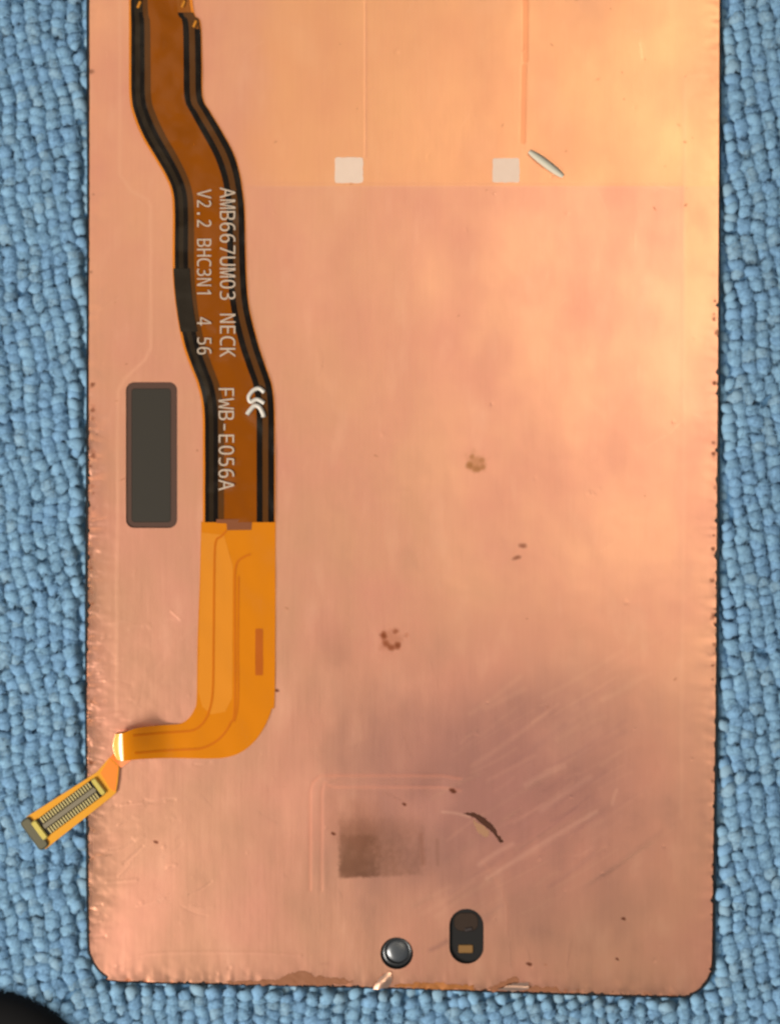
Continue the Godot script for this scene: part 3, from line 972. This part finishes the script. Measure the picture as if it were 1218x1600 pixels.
	part("return_film", sheet(PackedVector2Array([Vector2(206, 1168), Vector2(206, 1187), Vector2(190, 1199), Vector2(172, 1184), Vector2(184, 1170)]), [], 6.0, func(x: float, _y: float) -> float: return 1.84 + maxf(0.0, x - 188.0) * 0.012, 0.08, false, true), mat(srgb(204, 104, 10), 0.4), o)
	var strip := PackedVector2Array([Vector2(172, 1183), Vector2(180, 1190), Vector2(187, 1197), Vector2(185, 1220), Vector2(182, 1238), Vector2(173, 1246), Vector2(72, 1326), Vector2(57, 1302), Vector2(42, 1276), Vector2(152, 1206)])
	var sp := part("connector_strip", sheet(strip, [], 8.0, flat, 0.22, false, true), mat(srgb(196, 134, 30), 0.34, 0.0, 0.4), o)
	part("neck_film", plate(PackedVector2Array([Vector2(172, 1184.5), Vector2(186, 1197), Vector2(181, 1237), Vector2(172, 1230), Vector2(158, 1207)]), 1.85, 1.885, 0.5), mat(srgb(222, 112, 6), 0.4), sp)
	var ang := atan2(-68.5, 93.0)
	var cu := Vector2(cos(ang), sin(ang))
	var cv := Vector2(-sin(ang), cos(ang))
	var mid := Vector2(110.5, 1261.0)
	var c := part("connector", plate(turned(mid.x, mid.y, 114, 31, ang, 2), 1.86, 2.02, 0.8), mat(srgb(34, 27, 16), 0.5, 0.0, 0.3), o)
	part("centre_bar", plate(turned(mid.x, mid.y, 100, 8, ang, 2), 2.02, 2.22, 0.8), mat(srgb(104, 93, 70), 0.5), c)
	var pin_mat := mat(srgb(186, 170, 118), 0.3, 0.3)
	var pin_mesh := plate(turned(CX, CY, 2.7, 10.0, ang, 0.6), 0.0, 0.16, 0.5)
	for s: float in [-1.0, 1.0]:
		for k in 20:
			var q := mid + cu * (-45.6 + 4.8 * k) + cv * s * 10.0
			part("contact_pin", pin_mesh, pin_mat, c, P(q.x, q.y, 2.02) - P(CX, CY, 0.0))
	var capm := mat(srgb(200, 180, 92), 0.3, 0.45)
	var e1 := mid + cu * 56.0
	part("end_cap", plate(turned(e1.x, e1.y, 9, 30, ang, 3), 1.9, 2.26, 2.0), capm, c)
	var e2 := mid - cu * 60.0
	part("end_cap", plate(turned(e2.x - cu.x * 8, e2.y - cu.y * 8, 18, 56, ang, 6), 1.55, 2.2, 2.5), mat(srgb(112, 106, 84), 0.3, 0.7), c)
	part("end_cap", plate(turned(e2.x + cu.x * 2, e2.y + cu.y * 2, 10, 34, ang, 3), 2.0, 2.3, 2.0), capm, c)

func _stroke(p: Array, w: float) -> ArrayMesh:
	var pts := PackedVector3Array()
	var rad := PackedFloat32Array()
	for q in spline(p, 2.0):
		pts.append(P(q.x, q.y, Hc(q.x, q.y) + 0.28))
		rad.append(w * 0.5 * U)
	var m := tube(pts, rad, 8)
	return m

func word(parent: Node3D, text: String, x: float, y0: float, y1: float, tall: float, m: Material, h: Callable) -> void:
	var f := SystemFont.new()
	f.font_names = PackedStringArray(["Droid Sans Mono"])
	var step := (y1 - y0) / text.length()
	for i in text.length():
		if text[i] == " ":
			continue
		var t := TextMesh.new()
		t.text = text[i]
		t.font = f
		t.font_size = 64
		t.pixel_size = 0.01
		t.depth = 0.02
		t.curve_step = 2.0
		# a capital of this font is 0.46 tall and its cell 0.385 wide at this size
		var sx := step * U / 0.385
		var sy := tall * U / 0.46
		var c := t.get_aabb().get_center()
		var y := y0 + (i + 0.5) * step
		var o := MeshInstance3D.new()
		o.name = "letter"
		o.mesh = t
		o.material_override = m
		var b := Basis(Vector3(0, 0, sx), Vector3(sy, 0, 0), Vector3(0, 0.001, 0))
		var mid := Vector3(c.x, 0.01 if text[i] in ".-" else c.y, c.z)
		o.transform = Transform3D(b, P(x, y, h.call(x, y) + 0.012) - b * mid)
		parent.add_child(o, true)

# ---------------------------------------------------------------- loose things
func make_small_things(_copper: StandardMaterial3D) -> void:
	# a chip of white plastic
	var g := Geo.new()
	var a := Vector2(826, 237)
	var b := Vector2(879, 276)
	var rings := []
	for i in 15:
		var t := i / 14.0
		var c := a.lerp(b, t)
		var w := 8.0 * pow(sin(PI * clampf(t * 0.93 + 0.04, 0, 1)), 0.35) + 0.3
		var ring := []
		for k in 12:
			var an := TAU * k / 12.0
			var d := (b - a).normalized()
			var side := Vector2(-d.y, d.x)
			var q := c + side * cos(an) * w * 0.8
			var hh := Hc(c.x, c.y) + 0.32 + sin(an) * w * 0.033 + 0.12 * sin(t * 5.0)
			ring.append([P(q.x, q.y, hh), Vector3(side.x * cos(an), sin(an), side.y * cos(an)).normalized()])
		rings.append(ring)
	for i in 14:
		for k in 12:
			var k2 := (k + 1) % 12
			g.tri(rings[i][k][0], rings[i][k2][0], rings[i + 1][k2][0], rings[i][k][1], rings[i][k2][1], rings[i + 1][k2][1])
			g.tri(rings[i][k][0], rings[i + 1][k2][0], rings[i + 1][k][0], rings[i][k][1], rings[i + 1][k2][1], rings[i + 1][k][1])
	var chip := part("plastic_chip", g.mesh(), mat(srgb(172, 166, 148), 0.5, 0.0, 0.3), self)
	chip.set_meta("label", "slanted white plastic sliver lying on copper right of adhesive square")
	chip.set_meta("category", "plastic sliver")
	# the black thing whose edge comes into the corner
	var prof := []
	for i in 13:
		var t := PI / 2 * i / 12.0
		prof.append(Vector2(165.0 * pow(cos(t), 0.7) + (0.0 if i < 12 else 0.0), 0.8 + 4.2 * sin(t)))
	prof.push_front(Vector2(160, 0.3))
	var soft := mat(srgb(14, 13, 13), 0.75, 0.0, 0.3)
	var blob := part("black_pad", lathe(-22.0, 1692.0, prof, 1.0, 0.885, 56), soft, self)
	blob.set_meta("label", "black rounded pad edge on the towel at bottom left corner")
	blob.set_meta("category", "pad")
